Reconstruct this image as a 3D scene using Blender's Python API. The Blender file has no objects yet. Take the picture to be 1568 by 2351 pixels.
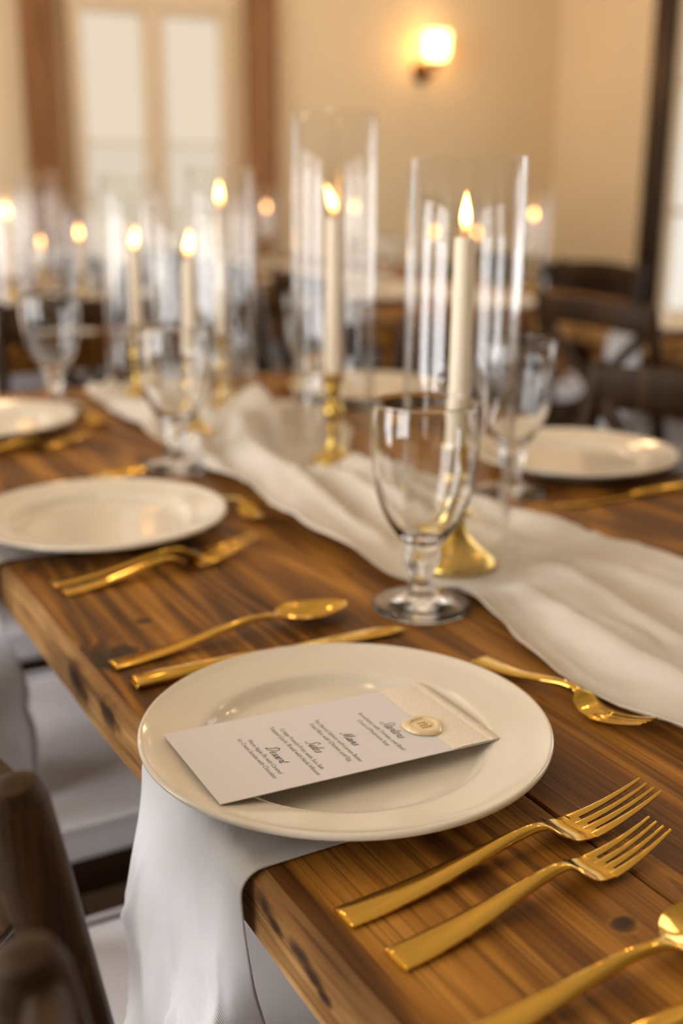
import bpy, bmesh, math, random
from mathutils import Vector, Matrix, noise as mnoise

random.seed(7)
SC = bpy.context.scene
COL = SC.collection
PI = math.pi

# ------------------------------------------------------------------ camera
cam_data = bpy.data.cameras.new('camera')
cam = bpy.data.objects.new('camera', cam_data)
COL.objects.link(cam)
PITCH, ROLL, YAW = 0.2843, 0.0059, 0.5096
fw = Vector((math.sin(YAW) * math.cos(PITCH), math.cos(YAW) * math.cos(PITCH), -math.sin(PITCH)))
rt0 = Vector((math.cos(YAW), -math.sin(YAW), 0))
up0 = rt0.cross(fw)
rt = math.cos(ROLL) * rt0 + math.sin(ROLL) * up0
up = -math.sin(ROLL) * rt0 + math.cos(ROLL) * up0
cam.matrix_world = Matrix(((rt.x, up.x, -fw.x, 0.0), (rt.y, up.y, -fw.y, 0.0), (rt.z, up.z, -fw.z, 1.118), (0, 0, 0, 1)))
cam_data.sensor_fit = 'VERTICAL'
cam_data.sensor_height = 36.0
cam_data.lens = 40.2
cam_data.clip_start = 0.02
cam_data.dof.use_dof = True
cam_data.dof.focus_distance = 0.69
cam_data.dof.aperture_fstop = 3.2
SC.camera = cam

# ------------------------------------------------------------------ world, exposure
w = bpy.data.worlds.new('world')
SC.world = w
w.use_nodes = True
w.node_tree.nodes['Background'].inputs[0].default_value = (0.75, 0.85, 1.0, 1)
w.node_tree.nodes['Background'].inputs[1].default_value = 0.6
SC.view_settings.view_transform = 'Standard'
SC.view_settings.look = 'None'
SC.view_settings.gamma = 1.0
SC.view_settings.use_curve_mapping = False
SC.view_settings.exposure = 0.07
cy = SC.cycles
cy.max_bounces = 10
cy.diffuse_bounces = 4
cy.glossy_bounces = 4
cy.transmission_bounces = 10
cy.transparent_max_bounces = 64
cy.sample_clamp_indirect = 6.0
cy.use_denoising = True
cy.use_adaptive_sampling = True
cy.adaptive_threshold = 0.03
w.cycles.sampling_method = 'NONE'

DAY = 8.0          # brightness of the daylight in the tall windows of the left wall
DAY_COL = (0.99, 0.97, 0.97)
VIEW_DAY = 0.92    # blinds of the window in view
LAMP = 2.6        # watts of each bulb over the tables
FLAME = 20.0

def add_point(name, loc, watts, col, r=0.04):
    l = bpy.data.lights.new(name, 'POINT')
    l.energy = watts
    l.color = col
    l.shadow_soft_size = r
    o = bpy.data.objects.new(name, l)
    o.location = loc
    COL.objects.link(o)
    return o

for bx_, by_, bw_ in ((0.2, 0.9, 0.6), (0.75, 2.3, 0.9), (2.4, 1.2, 1.0), (2.9, 3.7, 2.6), (0.8, 4.0, 1.6)):
    for k in range(2):
        a = k * PI + bx_ + by_
        add_point('ceiling_bulb', (bx_ + 0.16 * math.cos(a), by_ + 0.16 * math.sin(a), 2.45), LAMP * bw_, (1.0, 0.66, 0.34), 0.035)

# ------------------------------------------------------------------ node helpers and materials
class NT:
    def __init__(self, name):
        self.m = bpy.data.materials.new(name)
        self.m.use_nodes = True
        self.t = self.m.node_tree
        self.t.nodes.clear()
        self.out = self.t.nodes.new('ShaderNodeOutputMaterial')
    def n(self, typ, **kw):
        nd = self.t.nodes.new(typ)
        for k, v in kw.items():
            if k.startswith('i_'):
                nd.inputs[k[2:].replace('_', ' ')].default_value = v
            else:
                setattr(nd, k, v)
        return nd
    def l(self, a, b):
        self.t.links.new(a, b)
    def math(self, op, a, b=None, c=None):
        nd = self.n('ShaderNodeMath', operation=op)
        for i, v in enumerate((a, b, c)):
            if v is None:
                continue
            if hasattr(v, 'node'):
                self.l(v, nd.inputs[i])
            else:
                nd.inputs[i].default_value = v
        return nd.outputs[0]
    def ramp(self, fac, stops):
        r = self.n('ShaderNodeValToRGB')
        e = r.color_ramp.elements
        while len(e) < len(stops):
            e.new(0.5)
        for el, (p, c) in zip(e, stops):
            el.position = p
            el.color = (*c, 1)
        self.l(fac, r.inputs[0])
        return r.outputs[0]
    def mix(self, fac, a, b, blend='MIX'):
        nd = self.n('ShaderNodeMix', data_type='RGBA', blend_type=blend)
        for sock, v in ((nd.inputs[0], fac), (nd.inputs[6], a), (nd.inputs[7], b)):
            if hasattr(v, 'node'):
                self.l(v, sock)
            elif isinstance(v, tuple):
                sock.default_value = (*v, 1)
            else:
                sock.default_value = v
        return nd.outputs[2]
    def noise(self, vec, scale, detail=3, rough=0.55, dist=0.0):
        nd = self.n('ShaderNodeTexNoise')
        nd.inputs['Scale'].default_value = scale
        nd.inputs['Detail'].default_value = detail
        nd.inputs['Roughness'].default_value = rough
        nd.inputs['Distortion'].default_value = dist
        if vec is not None:
            self.l(vec, nd.inputs['Vector'])
        return nd.outputs[0]
    def scaled(self, vec, s):
        nd = self.n('ShaderNodeVectorMath', operation='MULTIPLY')
        self.l(vec, nd.inputs[0])
        nd.inputs[1].default_value = s
        return nd.outputs[0]
    def bump(self, h, strength, dist):
        b = self.n('ShaderNodeBump')
        b.inputs['Strength'].default_value = strength
        b.inputs['Distance'].default_value = dist
        self.l(h, b.inputs['Height'])
        return b.outputs[0]
    def principled(self, col=None, rough=0.5, metal=0.0, normal=None, **kw):
        p = self.n('ShaderNodeBsdfPrincipled')
        if col is not None:
            if hasattr(col, 'node'):
                self.l(col, p.inputs['Base Color'])
            else:
                p.inputs['Base Color'].default_value = (*col, 1)
        if hasattr(rough, 'node'):
            self.l(rough, p.inputs['Roughness'])
        else:
            p.inputs['Roughness'].default_value = rough
        p.inputs['Metallic'].default_value = metal
        if normal is not None:
            self.l(normal, p.inputs['Normal'])
        for k, v in kw.items():
            p.inputs[k.replace('_', ' ')].default_value = v
        return p
    def done(self, shader):
        self.l(shader, self.out.inputs['Surface'])
        return self.m

def simple(name, col, rough=0.5, metal=0.0, **kw):
    t = NT(name)
    return t.done(t.principled(col, rough, metal, **kw).outputs[0])

def emit(name, col, strength):
    t = NT(name)
    e = t.n('ShaderNodeEmission')
    e.inputs[0].default_value = (*col, 1)
    e.inputs[1].default_value = strength
    return t.done(e.outputs[0])

def wood(name, stops, long_axis=1, rough=(0.36, 0.6), ring=11.0, knots=(), scars=True, size=1.0, spec=0.5, kst=(1, 1, 1)):
    t = NT(name)
    tc = t.n('ShaderNodeTexCoord')
    info = t.n('ShaderNodeObjectInfo')
    off = t.n('ShaderNodeVectorMath', operation='SCALE')
    off.inputs[0].default_value = (17.3, 31.7, 9.1)
    t.l(info.outputs['Random'], off.inputs['Scale'])
    add = t.n('ShaderNodeVectorMath', operation='ADD')
    t.l(tc.outputs['Object'], add.inputs[0])
    t.l(off.outputs[0], add.inputs[1])
    v = add.outputs[0]
    def st(k, s):
        sc = [s * size] * 3
        sc[long_axis] = s * k * size
        return t.scaled(v, tuple(sc))
    kmask = None
    for (kx, ky, kz, kr) in knots:
        d = t.n('ShaderNodeVectorMath', operation='DISTANCE')
        wob = t.n('ShaderNodeTexNoise')
        wob.inputs['Scale'].default_value = 70.0
        t.l(tc.outputs['Object'], wob.inputs['Vector'])
        wv_ = t.n('ShaderNodeVectorMath', operation='MULTIPLY_ADD')
        t.l(wob.outputs['Color'], wv_.inputs[0])
        wv_.inputs[1].default_value = (kr, kr, kr)
        t.l(t.scaled(tc.outputs['Object'], kst), wv_.inputs[2])
        t.l(wv_.outputs[0], d.inputs[0])
        d.inputs[1].default_value = (kx * kst[0] + kr * 0.5, ky * kst[1] + kr * 0.5, kz * kst[2] + kr * 0.5)
        mr = t.n('ShaderNodeMapRange', interpolation_type='SMOOTHSTEP')
        t.l(d.outputs['Value'], mr.inputs[0])
        mr.inputs[1].default_value = kr * 1.25
        mr.inputs[2].default_value = kr * 0.25
        kmask = mr.outputs[0] if kmask is None else t.math('MAXIMUM', kmask, mr.outputs[0])
    n1 = t.noise(st(0.10, 7.0), 1.0, 2, 0.5, 0.5)
    if kmask is not None:
        n1 = t.math('ADD', n1, t.math('MULTIPLY', kmask, 0.07))
    rings = t.math('SINE', t.math('MULTIPLY', n1, ring * 6.28))
    rings = t.math('ADD', t.math('MULTIPLY', rings, 0.5), 0.5)
    fib = t.noise(st(0.018, 260.0), 1.0, 4, 0.6)
    streak = t.noise(st(0.05, 46.0), 1.0, 3, 0.6)
    tone = t.noise(st(0.35, 5.0), 1.0, 2)
    f = t.math('ADD', t.math('MULTIPLY', t.math('POWER', rings, 2.0), 0.16), t.math('MULTIPLY', fib, 0.26))
    f = t.math('ADD', f, t.math('MULTIPLY', streak, 0.62))
    f = t.math('ADD', f, t.math('MULTIPLY', tone, 0.50))
    f = t.math('SUBTRACT', f, 0.255)
    c = t.ramp(f, stops)
    pore = t.noise(st(0.012, 520.0), 1.0, 2, 0.6)
    pm = t.n('ShaderNodeMapRange', interpolation_type='SMOOTHSTEP')
    t.l(pore, pm.inputs[0])
    pm.inputs[1].default_value = 0.50
    pm.inputs[2].default_value = 0.36
    c = t.mix(t.math('MULTIPLY', pm.outputs[0], 0.55), c, tuple(x * 0.8 for x in stops[0][1]))
    if scars:
        s = t.noise(st(0.16, 42.0), 1.0, 3, 0.7)
        s2 = t.noise(st(0.4, 9.0), 1.0, 2)
        m = t.math('MULTIPLY', s, s2)
        mr = t.n('ShaderNodeMapRange', interpolation_type='SMOOTHSTEP')
        t.l(m, mr.inputs[0])
        mr.inputs[1].default_value = 0.37
        mr.inputs[2].default_value = 0.44
        c = t.mix(t.math('MULTIPLY', mr.outputs[0], 0.85), c, (0.018, 0.009, 0.005))
    if kmask is not None:
        c = t.mix(t.math('MULTIPLY', kmask, 0.93), c, (0.022, 0.010, 0.005))
    rg = t.n('ShaderNodeMapRange')
    t.l(streak, rg.inputs[0])
    rg.inputs[3].default_value = rough[0]
    rg.inputs[4].default_value = rough[1]
    h = t.math('ADD', t.math('MULTIPLY', fib, 0.5), t.math('MULTIPLY', streak, 0.8))
    p = t.principled(c, rg.outputs[0], 0, t.bump(h, 0.5, 0.0018), Specular_IOR_Level=spec)
    return t.done(p.outputs[0])

M = {}
TABLE_STOPS = ((0.27, (0.030, 0.0105, 0.0020)), (0.42, (0.155, 0.057, 0.0072)), (0.56, (0.330, 0.136, 0.0170)), (0.76, (0.53, 0.245, 0.040)))
# table-local knot positions (table root stands at x 0.6634, y 0.86)
M['table'] = wood('table_wood', TABLE_STOPS, knots=((-0.415, -0.035, 0.75, 0.036), (-0.362, 0.027, 0.75, 0.008), (-0.288, -0.489, 0.75, 0.010), (-0.435, -0.44, 0.73, 0.012)), ring=13, rough=(0.42, 0.62), spec=0.22)
EDGE_SCARS = ((-0.4367, -0.372, 0.738, 0.0055), (-0.4367, -0.383, 0.734, 0.004), (-0.4367, -0.415, 0.736, 0.006), (-0.4367, -0.428, 0.732, 0.0055), (-0.4367, -0.441, 0.728, 0.004), (-0.4367, -0.10, 0.735, 0.012), (-0.4367, -0.02, 0.730, 0.016))
M['table_edge'] = wood('raw_table_edge_wood', ((0.28, (0.06, 0.025, 0.007)), (0.42, (0.21, 0.100, 0.029)), (0.56, (0.35, 0.185, 0.060)), (0.76, (0.52, 0.31, 0.12))), ring=9, rough=(0.5, 0.7), spec=0.2, kst=(1, 0.4, 1), knots=EDGE_SCARS)
M['chair'] = wood('chair_wood', ((0.2, (0.010, 0.0040, 0.0012)), (0.5, (0.034, 0.0145, 0.0040)), (0.8, (0.085, 0.040, 0.011))), long_axis=2, ring=6, scars=False, rough=(0.35, 0.55), spec=0.25)
M['post'] = wood('post_wood', ((0.2, (0.14, 0.055, 0.016)), (0.5, (0.28, 0.120, 0.034)), (0.8, (0.42, 0.20, 0.065))), long_axis=2, ring=5, scars=False)
M['panel'] = wood('panel_wood', ((0.2, (0.012, 0.006, 0.004)), (0.5, (0.030, 0.014, 0.008)), (0.8, (0.055, 0.026, 0.014))), long_axis=2, ring=5, scars=False, rough=(0.3, 0.45))
M['floor'] = wood('floor_wood', ((0.2, (0.018, 0.009, 0.005)), (0.5, (0.05, 0.024, 0.011)), (0.8, (0.10, 0.05, 0.022))), ring=5, scars=False)

def plaster(name, col):
    t = NT(name)
    tc = t.n('ShaderNodeTexCoord')
    n = t.noise(tc.outputs['Object'], 3.0, 4)
    c = t.mix(n, tuple(x * 0.94 for x in col), col)
    f = t.noise(tc.outputs['Object'], 90.0, 3)
    return t.done(t.principled(c, 0.75, 0, t.bump(f, 0.15, 0.002)).outputs[0])
M['wall'] = plaster('cream_plaster', (0.82, 0.68, 0.45))
M['ceiling'] = plaster('ceiling_plaster', (0.78, 0.66, 0.48))
M['cream_paint'] = simple('cream_paint', (0.72, 0.60, 0.43), 0.45)

def china():
    t = NT('ivory_china')
    tc = t.n('ShaderNodeTexCoord')
    n = t.noise(tc.outputs['Object'], 14.0, 3)
    c = t.mix(n, (0.72, 0.655, 0.535), (0.76, 0.695, 0.575))
    return t.done(t.principled(c, 0.10, 0, t.bump(n, 0.02, 0.004)).outputs[0])
M['china'] = china()

def gold(name, col, rough):
    t = NT(name)
    tc = t.n('ShaderNodeTexCoord')
    n = t.noise(t.scaled(tc.outputs['Object'], (1, 8, 8)), 60.0, 3)
    mr = t.n('ShaderNodeMapRange')
    t.l(n, mr.inputs[0])
    mr.inputs[3].default_value = rough * 0.7
    mr.inputs[4].default_value = rough * 1.3
    return t.done(t.principled(col, mr.outputs[0], 1.0).outputs[0])
M['gold'] = gold('gold_flatware', (0.72, 0.47, 0.100), 0.075)
M['brass'] = gold('antique_brass', (0.60, 0.42, 0.11), 0.16)
M['bronze'] = gold('dark_bronze', (0.10, 0.055, 0.025), 0.4)

def tube_glass():
    t = NT('clear_tube_glass')
    lw = t.n('ShaderNodeLayerWeight')
    lw.inputs['Blend'].default_value = 0.5
    f = t.math('POWER', lw.outputs['Facing'], 3.8)
    f = t.math('ADD', t.math('MULTIPLY', f, 0.90), 0.045)
    tr = t.n('ShaderNodeBsdfTransparent')
    tr.inputs[0].default_value = (0.985, 0.985, 0.98, 1)
    gl = t.n('ShaderNodeBsdfGlossy')
    gl.inputs['Roughness'].default_value = 0.02
    gl.inputs['Color'].default_value = (1, 1, 1, 1)
    mx = t.n('ShaderNodeMixShader')
    t.l(f, mx.inputs[0])
    t.l(tr.outputs[0], mx.inputs[1])
    t.l(gl.outputs[0], mx.inputs[2])
    return t.done(mx.outputs[0])
M['tube'] = tube_glass()
M['glass'] = simple('goblet_glass', (0.98, 0.985, 0.98), 0.0, Transmission_Weight=1.0, IOR=1.5)

def wax(name, col, sss=0.3):
    t = NT(name)
    p = t.principled(col, 0.45, 0)
    return t.done(p.outputs[0])
M['wax'] = wax('ivory_wax', (0.90, 0.79, 0.62))
M['seal'] = simple('gold_pearl_wax', (0.80, 0.64, 0.38), 0.22, 0.1, Coat_Weight=0.5)
M['wick'] = simple('wick', (0.03, 0.02, 0.015), 0.9)

def flame_mat():
    t = NT('candle_flame')
    tc = t.n('ShaderNodeTexCoord')
    sp = t.n('ShaderNodeSeparateXYZ')
    t.l(tc.outputs['Generated'], sp.inputs[0])
    c = t.ramp(sp.outputs[2], ((0.0, (1.0, 0.28, 0.05)), (0.22, (1.0, 0.42, 0.11)), (0.5, (1.0, 0.50, 0.15)), (1.0, (1.0, 0.42, 0.11))))
    s = t.ramp(sp.outputs[2], ((0.0, (0.1, 0.1, 0.1)), (0.35, (1, 1, 1)), (0.8, (0.9, 0.9, 0.9)), (1.0, (0.3, 0.3, 0.3))))
    e = t.n('ShaderNodeEmission')
    t.l(c, e.inputs[0])
    t.l(t.math('MULTIPLY', s, FLAME), e.inputs[1])
    return t.done(e.outputs[0])
M['flame'] = flame_mat()

def cloth(name, col, weave, trans=0.25, strength=0.3, sheer=0.0):
    t = NT(name)
    uv = t.n('ShaderNodeUVMap')
    wv = t.n('ShaderNodeTexWave')
    wv.bands_direction = 'DIAGONAL'
    wv.inputs['Scale'].default_value = weave
    wv.inputs['Distortion'].default_value = 0.4
    wv.inputs['Detail'].default_value = 1.0
    t.l(uv.outputs[0], wv.inputs['Vector'])
    n = t.noise(uv.outputs[0], 30.0, 3)
    h = t.math('ADD', t.math('MULTIPLY', wv.outputs['Fac'], 0.6), t.math('MULTIPLY', n, 0.5))
    nm = t.bump(h, strength, 0.0006)
    c = t.mix(t.math('MULTIPLY', wv.outputs['Fac'], 0.35), tuple(x * 0.86 for x in col), col)
    p = t.principled(c, 0.8, 0, nm, Sheen_Weight=0.2)
    tl = t.n('ShaderNodeBsdfTranslucent')
    tl.inputs[0].default_value = (*col, 1)
    mx = t.n('ShaderNodeMixShader')
    mx.inputs[0].default_value = trans
    t.l(p.outputs[0], mx.inputs[1])
    t.l(tl.outputs[0], mx.inputs[2])
    s = mx.outputs[0]
    if sheer:
        tp = t.n('ShaderNodeBsdfTransparent')
        m2 = t.n('ShaderNodeMixShader')
        m2.inputs[0].default_value = sheer
        t.l(s, m2.inputs[1])
        t.l(tp.outputs[0], m2.inputs[2])
        s = m2.outputs[0]
    return t.done(s)
M['napkin'] = cloth('white_twill', (0.76, 0.75, 0.765), 330.0, 0.12, 0.5)
M['runner'] = cloth('ivory_gauze', (0.90, 0.83, 0.72), 260.0, 0.25, 0.2, 0.05)
M['cushion'] = cloth('white_cushion_fabric', (0.86, 0.84, 0.88), 120.0, 0.0, 0.1)
M['paper'] = simple('white_card', (0.72, 0.685, 0.69), 0.7)
M['ink'] = simple('dark_ink', (0.045, 0.040, 0.040), 0.6)

def lace_mat():
    t = NT('cream_lace')
    tc = t.n('ShaderNodeTexCoord')
    v = t.n('ShaderNodeTexVoronoi')
    v.feature = 'DISTANCE_TO_EDGE'
    v.inputs['Scale'].default_value = 420.0
    t.l(tc.outputs['Object'], v.inputs['Vector'])
    c = t.ramp(v.outputs['Distance'], ((0.0, (0.86, 0.78, 0.66)), (0.25, (0.78, 0.68, 0.54))))
    return t.done(t.principled(c, 0.8, 0, t.bump(v.outputs['Distance'], 0.4, 0.0004)).outputs[0])
M['lace'] = lace_mat()

# ------------------------------------------------------------------ mesh helpers
def mk(name, verts, faces, mat, parent=None, loc=None, rotz=0.0, smooth=True, angle=38, uvs=None):
    me = bpy.data.meshes.new(name)
    me.from_pydata([tuple(v) for v in verts], [], [tuple(f) for f in faces])
    bm = bmesh.new()
    bm.from_mesh(me)
    bmesh.ops.recalc_face_normals(bm, faces=bm.faces)
    bm.to_mesh(me)
    bm.free()
    if smooth:
        me.shade_smooth()
        me.set_sharp_from_angle(angle=math.radians(angle))
    if uvs:
        lay = me.uv_layers.new(name='UVMap')
        for lp in me.loops:
            lay.data[lp.index].uv = uvs[lp.vertex_index]
    me.materials.append(mat)
    o = bpy.data.objects.new(name, me)
    COL.objects.link(o)
    if parent is not None:
        o.parent = parent
    if loc is not None:
        o.location = loc
    o.rotation_euler[2] = rotz
    return o

def empty(name, loc=(0, 0, 0), rotz=0.0):
    o = bpy.data.objects.new(name, None)
    COL.objects.link(o)
    o.location = loc
    o.rotation_euler[2] = rotz
    return o

def tag(o, label, cat, group=None):
    o['label'] = label
    o['category'] = cat
    if group:
        o['group'] = group
    return o

def struct(o, label=None):
    o['kind'] = 'structure'
    if label:
        o['label'] = label
    return o

def dup(o, loc=None, rotz=None, label=None, parent=None):
    c = o.copy()
    COL.objects.link(c)
    c.parent = parent
    if loc is not None:
        c.location = loc
    if rotz is not None:
        c.rotation_euler[2] = rotz
    if label:
        c['label'] = label
    for ch in o.children:
        dup(ch, parent=c)
    return c

class MB:
    def __init__(self):
        self.v, self.f = [], []
    def add(self, v, f):
        b = len(self.v)
        self.v += [tuple(x) for x in v]
        self.f += [tuple(i + b for i in q) for q in f]
        return self
    def box(self, x0, x1, y0, y1, z0, z1, bev=0.0):
        self.add(*box(x0, x1, y0, y1, z0, z1, bev))
        return self
    def build(self, name, mat, parent=None, **kw):
        return mk(name, self.v, self.f, mat, parent, **kw)

def box(x0, x1, y0, y1, z0, z1, bev=0.0, segs=2):
    bm = bmesh.new()
    bmesh.ops.create_cube(bm, size=1.0)
    for v in bm.verts:
        v.co = Vector((x0 + (v.co.x + 0.5) * (x1 - x0), y0 + (v.co.y + 0.5) * (y1 - y0), z0 + (v.co.z + 0.5) * (z1 - z0)))
    if bev:
        bmesh.ops.bevel(bm, geom=bm.edges[:] , offset=bev, segments=segs, profile=0.5, affect='EDGES')
    bm.verts.index_update()
    vs = [v.co.copy() for v in bm.verts]
    fs = [[v.index for v in f.verts] for f in bm.faces]
    bm.free()
    return vs, fs

def lathe(prof, n=48, cx=0.0, cy=0.0):
    v, f, rows = [], [], []
    for r, z in prof:
        if r < 1e-6:
            rows.append([len(v)])
            v.append((cx, cy, z))
        else:
            rows.append(list(range(len(v), len(v) + n)))
            v += [(cx + r * math.cos(2 * PI * k / n), cy + r * math.sin(2 * PI * k / n), z) for k in range(n)]
    for a, b in zip(rows, rows[1:]):
        if len(a) == 1 and len(b) == 1:
            continue
        for k in range(n):
            k2 = (k + 1) % n
            if len(a) == 1:
                f.append((a[0], b[k2], b[k]))
            elif len(b) == 1:
                f.append((a[k], a[k2], b[0]))
            else:
                f.append((a[k], a[k2], b[k2], b[k]))
    return v, f

def smooth_prof(pts, k=4):
    """Catmull-Rom through the points."""
    out = []
    n = len(pts)
    for i in range(n - 1):
        p0, p1, p2, p3 = pts[max(i - 1, 0)], pts[i], pts[i + 1], pts[min(i + 2, n - 1)]
        for j in range(k):
            t = j / k
            out.append(tuple(0.5 * (2 * b + (c - a) * t + (2 * a - 5 * b + 4 * c - d) * t * t + (3 * b - a - 3 * c + d) * t ** 3)
                             for a, b, c, d in zip(p0, p1, p2, p3)))
    out.append(tuple(pts[-1]))
    return out

def loft(rings, cap=True):
    v, f = [], []
    n = len(rings[0])
    for r in rings:
        v += [tuple(p) for p in r]
    for i in range(len(rings) - 1):
        for k in range(n):
            k2 = (k + 1) % n
            f.append((i * n + k, i * n + k2, (i + 1) * n + k2, (i + 1) * n + k))
    if cap:
        f.append(tuple(range(n - 1, -1, -1)))
        f.append(tuple((len(rings) - 1) * n + k for k in range(n)))
    return v, f

def sweep(path, ra, rb=None, n=12, up=Vector((0, 0, 1)), sq=1.0):
    """superellipse section along a path; ra across, rb along 'up'."""
    pts = [Vector(p) for p in path]
    if not isinstance(ra, (list, tuple)):
        ra = [ra] * len(pts)
    if rb is None:
        rb = ra
    if not isinstance(rb, (list, tuple)):
        rb = [rb] * len(pts)
    rings = []
    for i, p in enumerate(pts):
        d = (pts[min(i + 1, len(pts) - 1)] - pts[max(i - 1, 0)]).normalized()
        s = d.cross(up)
        if s.length < 1e-4:
            s = d.cross(Vector((1, 0, 0)))
        s.normalize()
        u = s.cross(d)
        ring = []
        for k in range(n):
            a = 2 * PI * k / n
            c, q = math.cos(a), math.sin(a)
            c = math.copysign(abs(c) ** sq, c)
            q = math.copysign(abs(q) ** sq, q)
            ring.append(p + s * ra[i] * c + u * rb[i] * q)
        rings.append(ring)
    return loft(rings)

def interp(tab, x):
    if x <= tab[0][0]:
        return tab[0][1]
    for (a, va), (b, vb) in zip(tab, tab[1:]):
        if x <= b:
            t = (x - a) / (b - a)
            t = t * t * (3 - 2 * t)
            return va + (vb - va) * t
    return tab[-1][1]

def grid(nu, nv, fn):
    v, uv, f = [], [], []
    for i in range(nu + 1):
        for j in range(nv + 1):
            p, t = fn(i / nu, j / nv)
            v.append(p)
            uv.append(t)
    for i in range(nu):
        for j in range(nv):
            a = i * (nv + 1) + j
            f.append((a, a + 1, a + nv + 2, a + nv + 1))
    return v, f, uv

# ------------------------------------------------------------------ the room
XL, XR, YN, YF, ZC = -2.5, 4.235, -5.0, 5.2, 2.9
TW = 0.12
floor_root = struct(empty('floor'), 'dark wooden plank floor under the tables')
for i in range(34):
    x0 = XL + i * 0.2
    MB().box(x0 + 0.001, min(x0 + 0.199, XR), YN, YF, -0.03, 0.0, 0.0015).build('plank', M['floor'], floor_root)
struct(MB().box(XL - TW, XR + TW, YN - TW, YF + TW, -0.08, -0.03).build('floor_base', M['panel'], smooth=False), 'dark base below the floor planks')
struct(MB().box(XL - TW, XR + TW, YN - TW, YF + TW, ZC, ZC + 0.1).build('ceiling', M['ceiling'], smooth=False), 'cream plaster ceiling of the room')

def wall(name, axis, pos0, pos1, a0, a1, openings, label):
    """axis 'x': wall runs along x at y pos0..pos1; openings (s0,s1,z0,z1) sorted."""
    m = MB()
    def b(s0, s1, z0, z1):
        if s1 - s0 < 1e-4 or z1 - z0 < 1e-4:
            return
        if axis == 'x':
            m.box(s0, s1, pos0, pos1, z0, z1)
        else:
            m.box(pos0, pos1, s0, s1, z0, z1)
    s = a0
    for (s0, s1, z0, z1) in openings:
        b(s, s0, 0, ZC)
        b(s0, s1, 0, z0)
        b(s0, s1, z1, ZC)
        s = s1
    b(s, a1, 0, ZC)
    return struct(m.build(name, M['wall'], smooth=False), label)

BACK_OPEN = [(-0.9, 0.1, 0.20, 2.75), (1.54, 2.30, 0.50, 1.88)]
LEFT_OPEN = [(-0.3, 1.1, 0.15, 2.78), (1.7, 3.1, 0.15, 2.78)]
RIGHT_OPEN = [(0.3, 1.3, 0.30, 2.75), (1.7, 2.6, 0.30, 2.75), (2.9, 4.295, 0.34, 2.2)]
NEAR_OPEN = [(0.4, 1.8, 0.8, 2.3)]
wall('wall_back', 'x', YF, YF + TW, XL, XR, BACK_OPEN, 'cream plaster end wall with the lit wall lamp')
wall('wall_left', 'y', XL - TW, XL, YN, YF, LEFT_OPEN, 'cream plaster wall with tall windows beyond the left edge')
wall('wall_right', 'y', XR, XR + TW, YN, YF, RIGHT_OPEN, 'cream plaster wall meeting the end wall at the corner')
wall('wall_near', 'x', YN - TW, YN, XL, XR, NEAR_OPEN, 'cream plaster wall behind the camera')

M['day'] = emit('bright_daylight_pane', DAY_COL, DAY)
M['added_day_end'] = emit('added_end_daylight_pane', DAY_COL, DAY * 0.22)  # glow of the added, unseen end-wall window
M['day_near'] = emit('dim_daylight_pane', DAY_COL, DAY * 0.1)
M['shade'] = emit('backlit_cream_blind', (1.0, 0.84, 0.64), VIEW_DAY * 0.86)
M['outdoor'] = emit('pale_garden_daylight', (1.0, 0.86, 0.66), VIEW_DAY * 0.78)
M['right_day'] = emit('right_daylight_pane', (1.0, 0.92, 0.80), 0.9)
M['day_side'] = emit('side_daylight_pane', DAY_COL, DAY * 0.42)

def window(name, axis, pos, s0, s1, z0, z1, inward, mat, label, cols=2, rows=3):
    root = struct(empty(name, (0, 0, 0)), label)
    d = 0.05
    def bx(m, a, b, za, zb, p0, p1):
        if axis == 'x':
            m.box(a, b, min(p0, p1), max(p0, p1), za, zb, 0.003)
        else:
            m.box(min(p0, p1), max(p0, p1), a, b, za, zb, 0.003)
    m = MB()
    o = pos - inward * 0.02
    i = o + inward * d
    t = 0.03
    bx(m, s0, s0 + t, z0, z1, o, i)
    bx(m, s1 - t, s1, z0, z1, o, i)
    bx(m, s0 + t, s1 - t, z0, z0 + t, o, i)
    bx(m, s0 + t, s1 - t, z1 - t, z1, o, i)
    m.build('frame', M['cream_paint'], root, smooth=False)
    cw = (s1 - s0 - 2 * t) / cols
    rh = (z1 - z0 - 2 * t) / rows
    for c in range(1, cols):
        m = MB()
        bx(m, s0 + t + c * cw - 0.012, s0 + t + c * cw + 0.012, z0 + t, z1 - t, o + inward * 0.01, i - inward * 0.01)
        m.build('mullion', M['cream_paint'], root, smooth=False)
    for r in range(1, rows):
        m = MB()
        bx(m, s0 + t, s1 - t, z0 + t + r * rh - 0.012, z0 + t + r * rh + 0.012, o + inward * 0.012, i - inward * 0.012)
        m.build('mullion', M['cream_paint'], root, smooth=False)
    for c in range(cols):
        for r in range(rows):
            m = MB()
            g = o + inward * 0.006
            a, b, za, zb = s0 + t + c * cw, s0 + t + (c + 1) * cw, z0 + t + r * rh, z0 + t + (r + 1) * rh
            if axis == 'x':
                m.box(a, b, g - 0.003, g + 0.003, za, zb)
            else:
                m.box(g - 0.003, g + 0.003, a, b, za, zb)
            m.build('pane', mat, root, smooth=False)
    return root

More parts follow.
